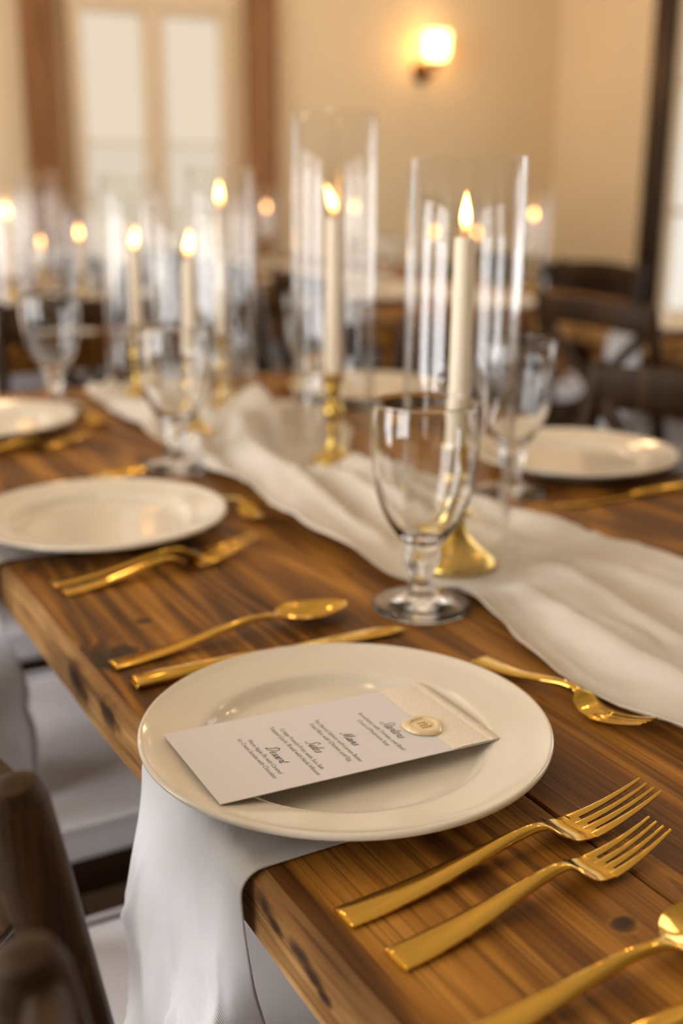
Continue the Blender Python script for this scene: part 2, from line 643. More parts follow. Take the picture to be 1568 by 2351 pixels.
wn = 2
for (s0, s1, z0, z1) in LEFT_OPEN:
    window('window_%d' % wn, 'y', XL, s0, s1, z0, z1, 1, M['day'], 'tall daylit window in the wall beyond the left edge')
    wn += 1
for (s0, s1, z0, z1) in BACK_OPEN[:1]:  # window added out of view to throw daylight from the far end
    window('window_%d' % wn, 'x', YF, s0, s1, z0, z1, -1, M['added_day_end'], 'added unseen window in the end wall, lighting the tables from the back left')
    wn += 1
for (s0, s1, z0, z1) in RIGHT_OPEN:
    window('window_%d' % wn, 'y', XR, s0, s1, z0, z1, -1, M['right_day'] if s0 > 2.7 else M['day_side'], 'white daylit window at the right edge beside the dark post')
    wn += 1
for (s0, s1, z0, z1) in NEAR_OPEN:
    window('window_%d' % wn, 'x', YN, s0, s1, z0, z1, 1, M['day_near'], 'daylit window in the wall behind the camera')
    wn += 1

# the window in view between the timber posts: cream casement with two tall lights and blinds
win = struct(empty('window_1', (1.92, YF, 0.50)), 'cream double casement window with pale blinds between the timber posts')
wx, wy, wz = 1.92, YF, 0.50
def wpart(name, mat, x0, x1, y0, y1, z0, z1, bev=0.004):
    return MB().box(x0 - wx, x1 - wx, y0 - wy, y1 - wy, z0 - wz, z1 - wz, bev).build(name, mat, win)
fr = MB()
for (x0, x1, z0, z1) in ((1.54, 1.597, 0.5, 1.88), (1.874, 1.973, 0.5, 1.88), (2.245, 2.30, 0.5, 1.88), (1.597, 1.874, 1.80, 1.88), (1.973, 2.245, 1.80, 1.88), (1.597, 1.874, 0.5, 0.58), (1.973, 2.245, 0.5, 0.58)):
    fr.box(x0 - wx, x1 - wx, -0.03, 0.05, z0 - wz, z1 - wz, 0.004)
fr.build('frame', M['cream_paint'], win)
for (x0, x1) in ((1.597, 1.874), (1.973, 2.245)):
    wpart('pane', M['outdoor'], x0, x1, YF + 0.030, YF + 0.036, 0.58, 1.80, 0)
    wpart('blind', M['shade'], x0 + 0.003, x1 - 0.003, YF + 0.012, YF + 0.018, 1.27, 1.80, 0)
    wpart('blind_rail', M['cream_paint'], x0 + 0.003, x1 - 0.003, YF + 0.008, YF + 0.022, 1.258, 1.27, 0)
wpart('sill', M['cream_paint'], 1.52, 2.32, YF - 0.06, YF + 0.02, 0.47, 0.50)

# timber posts and dark panelling
struct(MB().box(1.333, 1.48, YF - 0.08, YF, 0, ZC, 0.006).build('trim_1', M['post']), 'brown timber post on the window side nearer the left edge')
struct(MB().box(2.377, 2.51, YF - 0.08, YF, 0, ZC, 0.006).build('trim_2', M['post']), 'brown timber post between the window and the lit wall lamp')
struct(MB().box(XR - 0.06, XR, 4.30, 4.44, 0, ZC, 0.006).build('trim_3', M['panel']), 'dark timber post beside the window at the right edge')
def panelling(name, axis, s0, s1, label):
    root = struct(empty(name), label)
    n = max(1, round((s1 - s0) / 0.16))
    st = (s1 - s0) / n
    for i in range(n):
        a, b = s0 + i * st, s0 + (i + 1) * st
        m = MB()
        if axis == 'x':
            m.box(a + 0.001, b - 0.001, YF - 0.02, YF, 0, 0.64, 0.003)
        else:
            m.box(XR - 0.02, XR, a + 0.001, b - 0.001, 0, 0.64, 0.003)
        m.build('board', M['panel'], root)
    m = MB()
    if axis == 'x':
        m.box(s0, s1, YF - 0.035, YF, 0.64, 0.675, 0.005)
    else:
        m.box(XR - 0.035, XR, s0, s1, 0.64, 0.675, 0.005)
    m.build('cap_rail', M['panel'], root)
panelling('trim_4', 'x', 2.51, XR - 0.036, 'dark wooden panelling low on the end wall')
panelling('trim_5', 'y', 4.44, YF, 'dark wooden panelling low on the wall right of the corner')
panelling('trim_6', 'x', 0.62, 1.333, 'dark wooden panelling low on the end wall left of the posts')

# ------------------------------------------------------------------ wall sconce
sc = tag(empty('wall_sconce', (3.352, YF, 1.634)), 'lit wall lamp with frosted glass shade and dark bronze bracket', 'wall lamp')
v, f = lathe(smooth_prof([(0.0, 0.030), (0.02, 0.029), (0.040, 0.020), (0.052, 0.008), (0.055, 0.0)], 3), 32)
mk('backplate', [(x, -z, y) for x, y, z in v], f, M['bronze'], sc)
mk('arm', *sweep(smooth_prof([(0, -0.02, 0), (0.004, -0.06, -0.018), (0.006, -0.10, -0.012), (0.006, -0.125, 0.025)], 5), 0.010, n=12), M['bronze'], sc)
mk('shade_cup', *lathe([(0, 0.02), (0.022, 0.022), (0.030, 0.035), (0.034, 0.05), (0.030, 0.05), (0.0, 0.045)], 32, 0.006, -0.125), M['bronze'], sc)
M['sconce'] = emit('lit_frosted_shade', (1.0, 0.62, 0.27), 30.0)
M['sconce_bulb'] = emit('lit_bulb', (1.0, 0.68, 0.36), 30.0)
t = NT('frosted_shade_glass')
e = t.n('ShaderNodeEmission')
e.inputs[0].default_value = (1.0, 0.62, 0.28, 1)
e.inputs[1].default_value = 3.2
tl = t.n('ShaderNodeBsdfTranslucent')
tl.inputs[0].default_value = (1, 0.85, 0.6, 1)
ad = t.n('ShaderNodeAddShader')
t.l(e.outputs[0], ad.inputs[0])
t.l(tl.outputs[0], ad.inputs[1])
M['frost'] = t.done(ad.outputs[0])
outer = smooth_prof([(0.026, 0.045), (0.044, 0.055), (0.056, 0.082), (0.058, 0.118), (0.060, 0.155), (0.065, 0.172)], 4)
inner = [(r - 0.003, z + 0.0015) for r, z in reversed(outer)]
mk('shade', *lathe(outer + inner, 40, 0.006, -0.125), M['frost'], sc)
mk('bulb', *lathe(smooth_prof([(0.0, 0.135), (0.016, 0.130), (0.024, 0.110), (0.016, 0.085), (0.010, 0.06), (0.0, 0.05)], 4), 24, 0.006, -0.125), M['sconce_bulb'], sc)

# ------------------------------------------------------------------ tables
TX0, TX1, TY0, TY1 = 0.2267, 1.10, -0.30, 2.02
TCX, TCY = (TX0 + TX1) / 2, (TY0 + TY1) / 2
TOPZ, THK = 0.75, 0.043

def plank_mesh(x0, x1, y0, y1, live0, live1, seed):
    """a board with eased long edges; live edges get a wavy chamfer."""
    n = 72
    rings = []
    for i in range(n + 1):
        t = i / n
        y = y0 + (y1 - y0) * t
        def wob(k, s):
            return mnoise.noise(Vector((seed * 7.1 + k, y * s, 0.3)))
        e = 0.0016
        a0 = x0 + (0.0022 * wob(1, 9) if live0 else 0)
        a1 = x1 + (0.0022 * wob(2, 9) if live1 else 0)
        c0 = 0.0075 + 0.003 * wob(3, 7) if live0 else e
        c1 = 0.0075 + 0.003 * wob(4, 7) if live1 else e
        dz = 0.0006 * wob(5, 5)
        zt = TOPZ + min(0, dz) - 0.0002
        zb = TOPZ - THK
        inset = min(t, 1 - t) * (y1 - y0)
        yy = y
        sec = [(a0 + c0, zt), (x0 + (x1 - x0) * 0.25, zt + 0.0002 * wob(6, 11)), ((x0 + x1) / 2, zt + 0.0002 * wob(7, 11)),
               (x0 + (x1 - x0) * 0.75, zt + 0.0002 * wob(8, 11)), (a1 - c1, zt),
               (a1, zt - c1 * 0.75), (a1, zb + 0.003), (a1 - 0.003, zb), (a0 + 0.003, zb), (a0, zb + 0.003), (a0, zt - c0 * 0.75)]
        rings.append([(sx, yy, sz) for sx, sz in sec])
    return loft(rings)

PLANKS = [(0.2267, 0.411), (0.4125, 0.588), (0.5895, 0.764), (0.7655, 0.938), (0.9395, 1.10)]
def make_table(label):
    root = tag(empty('dining_table', (TCX, TCY, 0)), label, 'table')
    for i, (a, b) in enumerate(PLANKS):
        v, f = plank_mesh(a - TCX, b - TCX, TY0 - TCY, TY1 - TCY, i == 0, i == len(PLANKS) - 1, i)
        o = mk('plank', v, f, M['table'], root, angle=30)
        o.data.materials.append(M['table_edge'])
        for pl in o.data.polygons:
            if (i == 0 and pl.normal.x < -0.4) or (i == len(PLANKS) - 1 and pl.normal.x > 0.4):
                pl.material_index = 1
    ap = TOPZ - THK
    for s in (-1, 1):
        MB().box(s * 0.36 - 0.012, s * 0.36 + 0.012, -1.0, 1.0, ap - 0.07, ap, 0.002).build('apron', M['table'], root)
        MB().box(-0.348, 0.348, s * 0.99 - 0.012, s * 0.99 + 0.012, ap - 0.07, ap, 0.002).build('apron', M['table'], root)
    for sx in (-1, 1):
        for sy in (-1, 1):
            cx, cyy = sx * 0.315, sy * 0.945
            MB().box(cx - 0.033, cx + 0.033, cyy - 0.033, cyy + 0.033, 0, ap, 0.004).build('leg', M['table'], root)
    return root
table = make_table('long brown plank table in front, set with plates and gold cutlery')
T2 = (TCX, 2.74 + 1.16, 0)
T3 = (2.0 + 0.4367, 2.5 - 1.16, 0)
T4 = (1.72 + 0.4367, 2.76 + 1.16, 0)
dup(table, T2, label='plank table behind the far end of the front table, toward the window')
dup(table, T3, label='plank table across the aisle on the right, behind the wooden chair')
dup(table, T4, label='plank table near the end wall, below the lit wall lamp')

# ------------------------------------------------------------------ chairs (crossed-back), +x faces the table
def make_chair():
    root = empty('cross_back_chair')
    W = 0.2
    def px(z):
        if z >= 0.44:
            return -(z - 0.44) * 0.165
        return -(0.44 - z) * 0.16
    for s in (-1, 1):
        zs = [0, 0.15, 0.3, 0.40, 0.44, 0.5, 0.6, 0.7, 0.8, 0.835, 0.846, 0.85]
        r = [0.013, 0.014, 0.0155, 0.016, 0.016, 0.016, 0.0155, 0.015, 0.0145, 0.0140, 0.011, 0.004]
        mk('back_post', *sweep([(px(z), s * W, z) for z in zs], r, [q * 1.15 for q in r], n=16, up=Vector((1, 0, 0))), M['chair'], root)
        mk('front_leg', *sweep([(0.385, s * 0.19, z) for z in (0, 0.2, 0.40, 0.425)], [0.013, 0.016, 0.018, 0.018], n=14), M['chair'], root)
        mk('side_rail', *sweep([(-0.01, s * 0.197, 0.405), (0.39, s * 0.19, 0.405)], 0.011, 0.020, n=12, sq=0.5), M['chair'], root)
        mk('stretcher', *sweep([(-0.035, s * 0.197, 0.19), (0.385, s * 0.19, 0.19)], 0.008, n=10), M['chair'], root)
    mk('front_rail', *sweep([(0.385, -0.19, 0.405), (0.385, 0.19, 0.405)], 0.011, 0.020, n=12, sq=0.5), M['chair'], root)
    mk('rear_rail', *sweep([(-0.002, -0.197, 0.405), (-0.002, 0.197, 0.405)], 0.011, 0.020, n=12, sq=0.5), M['chair'], root)
    mk('stretcher', *sweep([(0.17, -0.19, 0.19), (0.17, 0.19, 0.19)], 0.008, n=10), M['chair'], root)
    MB().box(0.0, 0.385, -0.185, 0.185, 0.405, 0.422, 0.004).build('seat', M['chair'], root)
    # curved top rail between the posts
    rp = [(px(0.805) - 0.030 * math.cos(a * PI / 2), W * 0.98 * a, 0.805 + 0.010 * math.cos(a * PI / 2)) for a in [x / 8 for x in range(-8, 9)]]
    mk('top_rail', *sweep(rp, 0.010, 0.034, n=14, sq=0.6), M['chair'], root)
    for s in (-1, 1):
        pts = []
        for i in range(9):
            q = i / 8
            z = 0.455 + (0.785 - 0.455) * q
            y = s * W * 0.93 * (2 * q - 1)
            bow = -0.022 * math.sin(PI * q) + s * 0.004
            pts.append((px(z) + bow, y, z))
        mk('cross_bar', *sweep(pts, 0.015, 0.0065, n=12, up=Vector((1, 0, 0.1)), sq=0.7), M['chair'], root)
    return root

def cushion_mesh():
    bm = bmesh.new()
    bmesh.ops.create_cube(bm, size=1.0)
    bmesh.ops.subdivide_edges(bm, edges=bm.edges[:], cuts=9, use_grid_fill=True)
    for v in bm.verts:
        x, y, z = v.co * 2
        r = 0.0
        ex = max(abs(x), abs(y))
        puff = (1 - x ** 4) * (1 - y ** 4)
        rx = 1 - 0.03 * (1 - abs(z)) * 0
        k = 1.0 if abs(z) < 0.99 else 0.975
        v.co = Vector((0.197 + x * 0.192 * k, y * 0.200 * k, 0.445 + z * (0.021 + 0.006 * puff)))
    vs = [v.co.copy() for v in bm.verts]
    bm.verts.index_update()
    fs = [[v.index for v in f.verts] for f in bm.faces]
    bm.free()
    return vs, fs
chair0 = make_chair()
cv, cf = cushion_mesh()
cush0 = empty('seat_cushion')
mk('pad', cv, cf, M['cushion'], cush0, uvs=[(p.x + p.z * 0.3, p.y + p.z * 0.3) for p in cv], angle=50)
loop = [(0.197 + 0.194 * sx, 0.202 * sy, 0.468) for sx, sy in ((-1, -1), (1, -1), (1, 1), (-1, 1))]
pip = []
for a, b in zip(loop, loop[1:] + loop[:1]):
    pip += [tuple(p + (q - p) * k / 6 for p, q in zip(a, b)) for k in range(6)]
pip.append(pip[0])
mk('piping', *sweep(pip, 0.003, n=8), M['cushion'], cush0, uvs=[(0.1, 0.1)] * ((len(pip)) * 8))

CHAIRS = [
    # x, y, rot, chair label, cushion label
    (0.139, 0.166, 0, 'wooden chair in the bottom left corner, only its rounded post top showing', 'white cushion of the chair in the bottom left corner'),
    (0.165, 0.690, 0, 'dark blurred wooden chair with slanting back post, left of the white napkin', 'white cushion under the table, below the front napkin'),
    (0.165, 1.250, 0, 'wooden chair under the table edge beside the second plate', 'large white cushion seen left of the table edge, in part shade'),
    (0.165, 1.800, 0, 'wooden chair tucked in beside the third plate from the front', 'white cushion glimpsed beyond the napkin of the second plate'),
    (1.160, 1.165, PI, 'brown cross-back chair at the right edge behind the far plate', 'white cushion of the chair at the right edge'),
    (1.160, 1.730, PI, 'wooden chair across the front table, behind the nearest tall candle', 'white cushion of the chair behind the nearest tall candle'),
    (1.945, 2.130, 0, 'cross-back chair across the aisle with white napkin behind its crossed bars', 'bright white cushion on the chair across the aisle'),
    (1.945, 1.560, 0, 'chair across the aisle, hidden mostly by the right-edge chair', 'white cushion across the aisle behind the right-edge chair'),
    (1.665, 3.100, 0, 'near chair on the aisle side of the table below the wall lamp', 'white cushion on the near chair below the wall lamp'),
    (1.665, 3.700, 0, 'middle chair on the aisle side of the table below the wall lamp', 'white cushion on the middle chair below the wall lamp'),
    (1.665, 4.300, 0, 'chair nearest the end wall on the aisle side of the lamp table', 'white cushion on the chair nearest the end wall'),
    (2.650, 3.060, PI, 'chair with shiny top rail in front of the dark panelling', 'white cushion on the chair in front of the dark panelling'),
    (2.650, 3.640, PI, 'second chair before the dark panelling, nearer the corner', 'white cushion of the second chair before the panelling'),
    (1.160, 3.460, PI, 'wooden chair on the aisle side of the table toward the window', 'white cushion on the aisle side of the window-side table'),
    (1.160, 4.060, PI, 'far wooden chair on the aisle side of the window-side table', 'white cushion of the far chair at the window-side table'),
    (0.790, 2.690, PI / 2, 'wooden chair at the near head of the table toward the window', 'white cushion at the near head of the window-side table'),
]
for i, (x, y, r, la, lb) in enumerate(CHAIRS):
    if i == 0:
        a, b = chair0, cush0
        for o in (a, b):
            o.location = (x, y, 0)
            o.rotation_euler[2] = r
    else:
        a, b = dup(chair0, (x, y, 0), r), dup(cush0, (x, y, 0), r)
    tag(a, la, 'chair', 'cross-back chairs')
    tag(b, lb, 'cushion', 'white chair cushions')

# ------------------------------------------------------------------ runner
CANDLES = [
    # x, y, holder kind, candle top above table, tube height, lean, name part
    (0.617, 0.877, 'wide', 0.318, 0.384, (0.000, 0.0)),
    (0.716, 1.305, 'slim', 0.321, 0.445, (-0.010, 0.004)),
    (0.737, 1.717, 'slim', 0.323, 0.379, (0.0, 0.0)),
    (0.613, 1.545, 'slim', 0.258, 0.325, (0.004, 0.0)),
    (0.656, 1.900, 'slim', 0.247, 0.368, (0.006, 0.0)),
]
XLt = [(-0.32, 0.54), (0.30, 0.545), (0.50, 0.545), (0.557, 0.533), (0.603, 0.531), (0.668, 0.540), (0.732, 0.557), (0.775, 0.565), (0.834, 0.568), (0.875, 0.533), (0.929, 0.528), (1.08, 0.525), (1.23, 0.551), (1.33, 0.547), (1.52, 0.560), (1.71, 0.560), (2.03, 0.584)]
XRt = [(-0.32, 0.84), (0.60, 0.83), (0.77, 0.817), (0.848, 0.787), (0.995, 0.767), (1.05, 0.765), (1.20, 0.757), (1.33, 0.762), (1.45, 0.82), (1.60, 0.862), (1.75, 0.80), (1.90, 0.74), (2.03, 0.735)]
def runner_fn(main):
    L = 2.34
    drop = 0.30
    def fn(u, v):
        s = u * (L + drop)
        y = -0.32 + s
        yy = min(y, 2.02)
        a, b = interp(XLt, yy), interp(XRt, yy)
        x = a + (b - a) * v
        ph = 2.2 * mnoise.noise(Vector((y * 1.7, 0.0, 1.0))) + 1.2 * math.sin(y * 2.1)
        h = 0.5 + 0.5 * math.sin(2 * PI * (v * 4.3) + ph * 2.0)
        h2 = 0.5 + 0.5 * math.sin(2 * PI * (v * 2.1 - y * 1.3) + 2.0 + ph)
        nn = mnoise.noise(Vector((x * 14, y * 7, 2.0)))
        n2 = mnoise.noise(Vector((x * 30 + 4 * nn, y * 9 + 3 * nn, 7.0)))
        z = 0.0022 + 0.009 * h ** 3 + 0.008 * h2 ** 2 + 0.005 * max(0, nn) + 0.003 * (1 - abs(n2)) ** 4
        heap = math.exp(-((y - 1.50) / 0.17) ** 2) + 0.6 * math.exp(-((y - 1.13) / 0.12) ** 2)
        z += heap * (0.012 + 0.022 * h2 + 0.014 * h + 0.012 * (1 - abs(n2)) ** 4) * math.sin(PI * min(max(v * 0.92 + 0.06, 0), 1))
        # hem curls a little
        z += 0.003 * math.exp(-(v / 0.05) ** 2) * max(0, mnoise.noise(Vector((y * 9, 5.0, 0))))
        k = 1.0
        for c in CANDLES:
            d = math.hypot(x - c[0], y - c[1])
            q = min(max((d - 0.060) / 0.045, 0.0), 1.0)
            k *= q * q * (3 - 2 * q)
        if not main:
            k *= 0.5
        z = 0.0022 + (z - 0.0022) * k
        p = [x, yy, TOPZ + z]
        if y > 1.99:
            q = y - 1.99
            r = 0.03
            if q < r * PI / 2:
                a_ = q / r
                p = [x, 1.995 + (r + z * 0.5) * math.sin(a_), TOPZ - r + (r + z) * math.cos(a_) + 0.0]
            else:
                dd = q - r * PI / 2
                p = [x, 2.026 + 0.01 * h, TOPZ - r - dd]
        return p, (s, x)
    return fn
def add_runner(name, main, label):
    v, f, uv = grid(260 if main else 120, 64 if main else 30, runner_fn(main))
    v = [(x - TCX, y - TCY, z) for x, y, z in v]
    o = mk(name, v, f, M['runner'], None, (TCX, TCY, 0), uvs=uv, angle=180)
    md = o.modifiers.new('thickness', 'SOLIDIFY')
    md.thickness = 0.0007
    md.offset = 1.0
    return tag(o, label, 'table runner', 'ivory table runners')
add_runner('table_runner', True, 'crumpled ivory gauze runner along the middle of the front table')
r2 = add_runner('table_runner', False, 'pale runner on the table toward the window')
r2.location = T2
dup(r2, T3, label='pale runner on the table across the aisle')
dup(r2, T4, label='pale runner on the table below the wall lamp')

# ------------------------------------------------------------------ candles, holders, tubes
HZ = {'wide': 0.119, 'slim': 0.119}
WIDE = smooth_prof([(0.0, 0.006), (0.034, 0.004), (0.0400, 0.0), (0.0425, 0.003), (0.0405, 0.008), (0.034, 0.014), (0.024, 0.021), (0.0150, 0.031), (0.0105, 0.041), (0.0095, 0.048),
                    (0.0135, 0.052), (0.0140, 0.056), (0.0100, 0.060), (0.0088, 0.068), (0.0110, 0.078), (0.0150, 0.084), (0.0150, 0.088), (0.0110, 0.092), (0.0125, 0.098), (0.0150, 0.106), (0.0165, 0.116), (0.0170, 0.119), (0.0135, 0.119), (0.0115, 0.112), (0.0, 0.108)], 3)
SLIM = smooth_prof([(0.0, 0.004), (0.025, 0.003), (0.0290, 0.0), (0.0300, 0.003), (0.0270, 0.007), (0.0190, 0.012), (0.0120, 0.020), (0.0080, 0.030), (0.0066, 0.038),
                    (0.0100, 0.042), (0.0105, 0.045), (0.0070, 0.049), (0.0080, 0.055), (0.0130, 0.062), (0.0145, 0.068), (0.0125, 0.075), (0.0075, 0.081), (0.0068, 0.088), (0.0085, 0.094), (0.0120, 0.099), (0.0105, 0.103), (0.0120, 0.110), (0.0140, 0.117), (0.0145, 0.119), (0.0125, 0.119), (0.0112, 0.112), (0.0, 0.108)], 3)
HPROF = {'wide': WIDE, 'slim': SLIM}
hold_proto = {}
BASEZ = TOPZ + 0.0035

def flame_mesh(lean, h=0.036, r=0.0050):
    v, f = lathe([(0, 0), (r * 0.55, h * 0.06), (r * 0.92, h * 0.2), (r, h * 0.32), (r * 0.86, h * 0.5), (r * 0.55, h * 0.7), (r * 0.25, h * 0.88), (0, h)], 16)
    return [(x + lean[0] * (z / h) ** 1.5, y + lean[1] * (z / h) ** 1.5, z) for x, y, z in v], f

def candle_set(x, y, kind, top, tube, lean, base, lab):
    """holder, taper and glass tube; each its own thing."""
    hp = hold_proto.get(kind)
    if hp is None:
        hp = hold_proto[kind] = mk('candle_holder', *lathe(HPROF[kind], 40), M['brass'], angle=60)
        h = hp
    else:
        h = dup(hp)
    h.location = (x, y, base)
    tag(h, lab[0], 'candle holder', 'brass candle holders')
    root = tag(empty('taper_candle', (x, y, base + 0.108)), lab[1], 'candle', 'lit taper candles')
    L = top - 0.108 - (base - TOPZ)
    mk('wax_body', *lathe([(0, 0.0), (0.0108, 0.0), (0.0110, 0.02), (0.0100, L * 0.6), (0.0092, L - 0.004), (0.0085, L - 0.0012), (0.006, L - 0.0022), (0, L - 0.003)], 28), M['wax'], root)
    mk('wick', *sweep([(0, 0, L - 0.004), (0.0004, 0, L + 0.004), (0.0014, 0.0006, L + 0.009)], 0.0007, n=6), M['wick'], root)
    fv, ff = flame_mesh(lean)
    mk('flame', [(a, b, c + L + 0.004) for a, b, c in fv], ff, M['flame'], root)
    R, th = 0.0535, 0.0026
    prof = [(R - th, 0.0006), (R - th * 0.5, 0.0), (R, 0.0006), (R, tube * 0.25), (R, tube * 0.5), (R, tube * 0.75), (R, tube - 0.0008), (R - th * 0.5, tube), (R - th, tube - 0.0008), (R - th, tube * 0.75), (R - th, tube * 0.5), (R - th, tube * 0.25), (R - th, 0.0006)]
    g = mk('glass_cylinder', *lathe(prof, 72), M['tube'], None, (x, y, base), angle=60)
    tag(g, lab[2], 'glass cylinder', 'glass candle cylinders')

MAIN_NAMES = ['the nearest candle, behind the front goblet', 'the second nearest candle, in the tallest glass', 'the third candle on the front table, high white flame', 'the short candle behind the second goblet', 'the candle at the far end of the front table']
for c, nm in zip(CANDLES, MAIN_NAMES):
    wide = c[2] == 'wide'
    candle_set(*c, BASEZ, ('wide-footed brass holder of ' + nm if wide else 'slim turned brass holder of ' + nm,
                           'ivory taper, ' + nm, 'clear glass cylinder around ' + nm))
# on the further tables
FAR = [
    (0.905, 3.05, 0.205, 0.325, 'the orange-dot candle beside the brown post'),
    (0.710, 3.00, 0.262, 0.360, 'the candle at the left edge of the photo'),
    (0.700, 3.42, 0.230, 0.330, 'the middle candle on the window-side table'),
    (0.880, 3.75, 0.250, 0.370, 'the farther candle before the window'),
    (0.690, 4.20, 0.210, 0.330, 'the candle deepest on the window-side table'),
    (0.900, 3.42, 0.160, 0.380, 'the low candle on the window-side table'),
    (2.440, 3.08, 0.237, 0.330, 'the candle right of the nearest glass cylinder'),
    (2.330, 3.50, 0.165, 0.300, 'the low candle seen left inside the nearest cylinder'),
    (2.530, 3.52, 0.158, 0.300, 'the low candle seen right inside the nearest cylinder'),
    (2.120, 4.45, 0.230, 0.330, 'the candle below the post beside the wall lamp'),
    (2.400, 4.20, 0.235, 0.340, 'the candle in the middle of the wall-lamp table'),
]
for (x, y, top, tube, nm) in FAR:
    candle_set(x, y, 'slim', top, tube, (random.uniform(-0.004, 0.004), 0), BASEZ, ('small brass holder of ' + nm, 'blurred taper, ' + nm, 'glass cylinder around ' + nm))

# ------------------------------------------------------------------ plates
PLATE = smooth_prof([(0.0, 0.0048), (0.050, 0.0048), (0.082, 0.0054), (0.0895, 0.0078), (0.0945, 0.0118), (0.0985, 0.0140), (0.110, 0.0162), (0.124, 0.0192), (0.130, 0.0212), (0.1328, 0.0222), (0.1346, 0.0214), (0.1350, 0.0196), (0.1338, 0.0178),
                     (0.128, 0.0158), (0.112, 0.0118), (0.098, 0.0082), (0.088, 0.0040), (0.0850, 0.0012), (0.0825, 0.0), (0.0795, 0.0008), (0.0775, 0.0024), (0.0, 0.0026)], 4)
plate0 = mk('dinner_plate', *lathe(PLATE, 112), M['china'], None, angle=60)
S1 = (0.336, 0.594)
S2 = (0.350, 1.158)
S3 = (0.350, 1.722)
O2 = (0.992, 1.143)
O3 = (1.005, 1.705)
PLATES = [
    (*S1, 'ivory dinner plate in front, holding the printed menu card'),
    (*S2, 'empty ivory plate second from the front along the table edge'),
    (*S3, 'ivory plate cut by the left edge, third along the table'),
    (*O2, 'ivory plate on the far side, before the right-edge chair'),
    (*O3, 'ivory plate on the far side, behind the second nearest candle'),
    (2.13, 2.13, 'pale plate on the table across the aisle'),
    (2.13, 1.56, 'pale plate across the aisle behind the right-edge chair'),
    (1.86, 3.10, 'near pale plate on the table below the wall lamp'),
    (1.86, 3.68, 'far pale plate on the table below the wall lamp'),
    (0.35, 3.10, 'pale plate on the window-side table near the left edge'),
    (0.98, 3.46, 'pale plate on the aisle side of the window-side table'),
]
NAPT = 0.0026
for i, (x, y, lab) in enumerate(PLATES):
    o = plate0 if i == 0 else dup(plate0)
    o.location = (x, y, TOPZ + NAPT)
    o.rotation_euler[2] = 0.4 * i
    tag(o, lab, 'plate', 'ivory dinner plates')

# ------------------------------------------------------------------ napkins: local origin on the table edge under the plate, +x into the table
def napkin_fn(seed, wide=1.0):
    def fn(u, v):
        # v: 0 under the plate -> 1 bottom of the drop ; u: across
        path = v * 0.378
        flat = 0.105
        rr = 0.014
        arc = rr * PI / 2
        uu = u - 0.5
        if path < flat:
            x = flat - path + 0.006
            z = 0.0012
            d = 0.0
            nx, nz = 0.0, 1.0
        elif path < flat + arc:
            a = (path - flat) / rr
            x = 0.006 - rr * math.sin(a)
            z = -rr + rr * math.cos(a) + 0.0012
            d = 0.0
            nx, nz = -math.sin(a), math.cos(a)
        else:
            d = path - flat - arc
            x = 0.006 - rr
            z = -rr - d
            nx, nz = -1.0, 0.0
        g = min(1.0, d / 0.16)
        g = g * g * (3 - 2 * g)
        # width grows a little as it falls
        half0, half1 = 0.080, 0.118
        wdt = half0 + (half1 - half0) * min(1.0, d / 0.28)
        y = uu * 2 * wdt * wide + 0.004 * seed
        w1 = math.sin(2 * PI * (uu * 2.2 + 0.55 * g) + 0.6 + seed)
        w2 = math.sin(2 * PI * (uu * 4.1 - 0.8 * g) + 2.0 + seed * 2)
        nn = mnoise.noise(Vector((uu * 5 + seed * 3, d * 9, 1.7)))
        out = g * (0.012 + 0.0055 * w1 + 0.002 * w2 + 0.011 * nn)
        # soft pleats running down and crossing creases
        warp = 0.35 * mnoise.noise(Vector((uu * 4, d * 6, seed)))
        cr = abs(math.sin(PI * (uu * 2.6 + d * 4.5 + warp + 0.2)))
        out += g * 0.008 * (1 - cr) ** 2
        cr2 = abs(math.sin(PI * (uu * 1.9 - d * 6.5 + 0.8 + warp)))
        out += g * 0.0075 * (1 - cr2) ** 2
        cr3 = abs(math.sin(PI * (uu * 4.3 + d * 1.2 + 0.1)))
        out += g * 0.0015 * (1 - cr3) ** 2
        # the near-side strip folds back toward the table
        if uu < -0.30:
            q = (-0.30 - uu) / 0.20
            out -= g * 0.046 * q
            y += g * 0.040 * q
        x += nx * out if nx else 0
        z += nz * 0.0006 * math.sin(uu * 20 + path * 30) ** 2
        if path >= flat and d == 0:
            pass
        return (x, y, z), (u * 0.2, path)
    return fn
nv, nf, nuv = grid(80, 150, napkin_fn(0.0))
nap0 = mk('napkin', nv, nf, M['napkin'], None, uvs=nuv, angle=180)
md = nap0.modifiers.new('thickness', 'SOLIDIFY')
md.thickness = 0.0009
md.offset = 1.0
nv, nf, nuv = grid(50, 90, napkin_fn(1.7, 0.72))
nap1 = mk('napkin', nv, nf, M['napkin'], None, uvs=nuv, angle=180)
md = nap1.modifiers.new('thickness', 'SOLIDIFY')
md.thickness = 0.0009
md.offset = 1.0
NAPS = [
    (nap0, TX0, 0.583, 0, 'white twill napkin hanging over the table edge under the menu plate'),
    (nap1, TX0, 1.150, 0, 'white napkin hanging at the left edge under the second plate'),
    (None, TX0, 1.72, 0, 'white napkin hanging under the third plate'),
    (None, TX1, 1.16, PI, 'white napkin under the far-side plate before the right-edge chair'),
    (None, TX1, 1.72, PI, 'white napkin under the plate behind the second nearest candle'),
    (None, 2.0, 2.13, 0, 'white napkin hanging behind the crossed bars of the chair across the aisle'),
    (None, 2.0, 1.56, 0, 'white napkin across the aisle behind the right-edge chair'),
    (None, 1.72, 3.10, 0, 'near white napkin on the table below the wall lamp'),
    (None, 1.72, 3.68, 0, 'far white napkin on the table below the wall lamp'),
    (None, TX1, 3.46, PI, 'white napkin on the aisle side of the window-side table'),
]
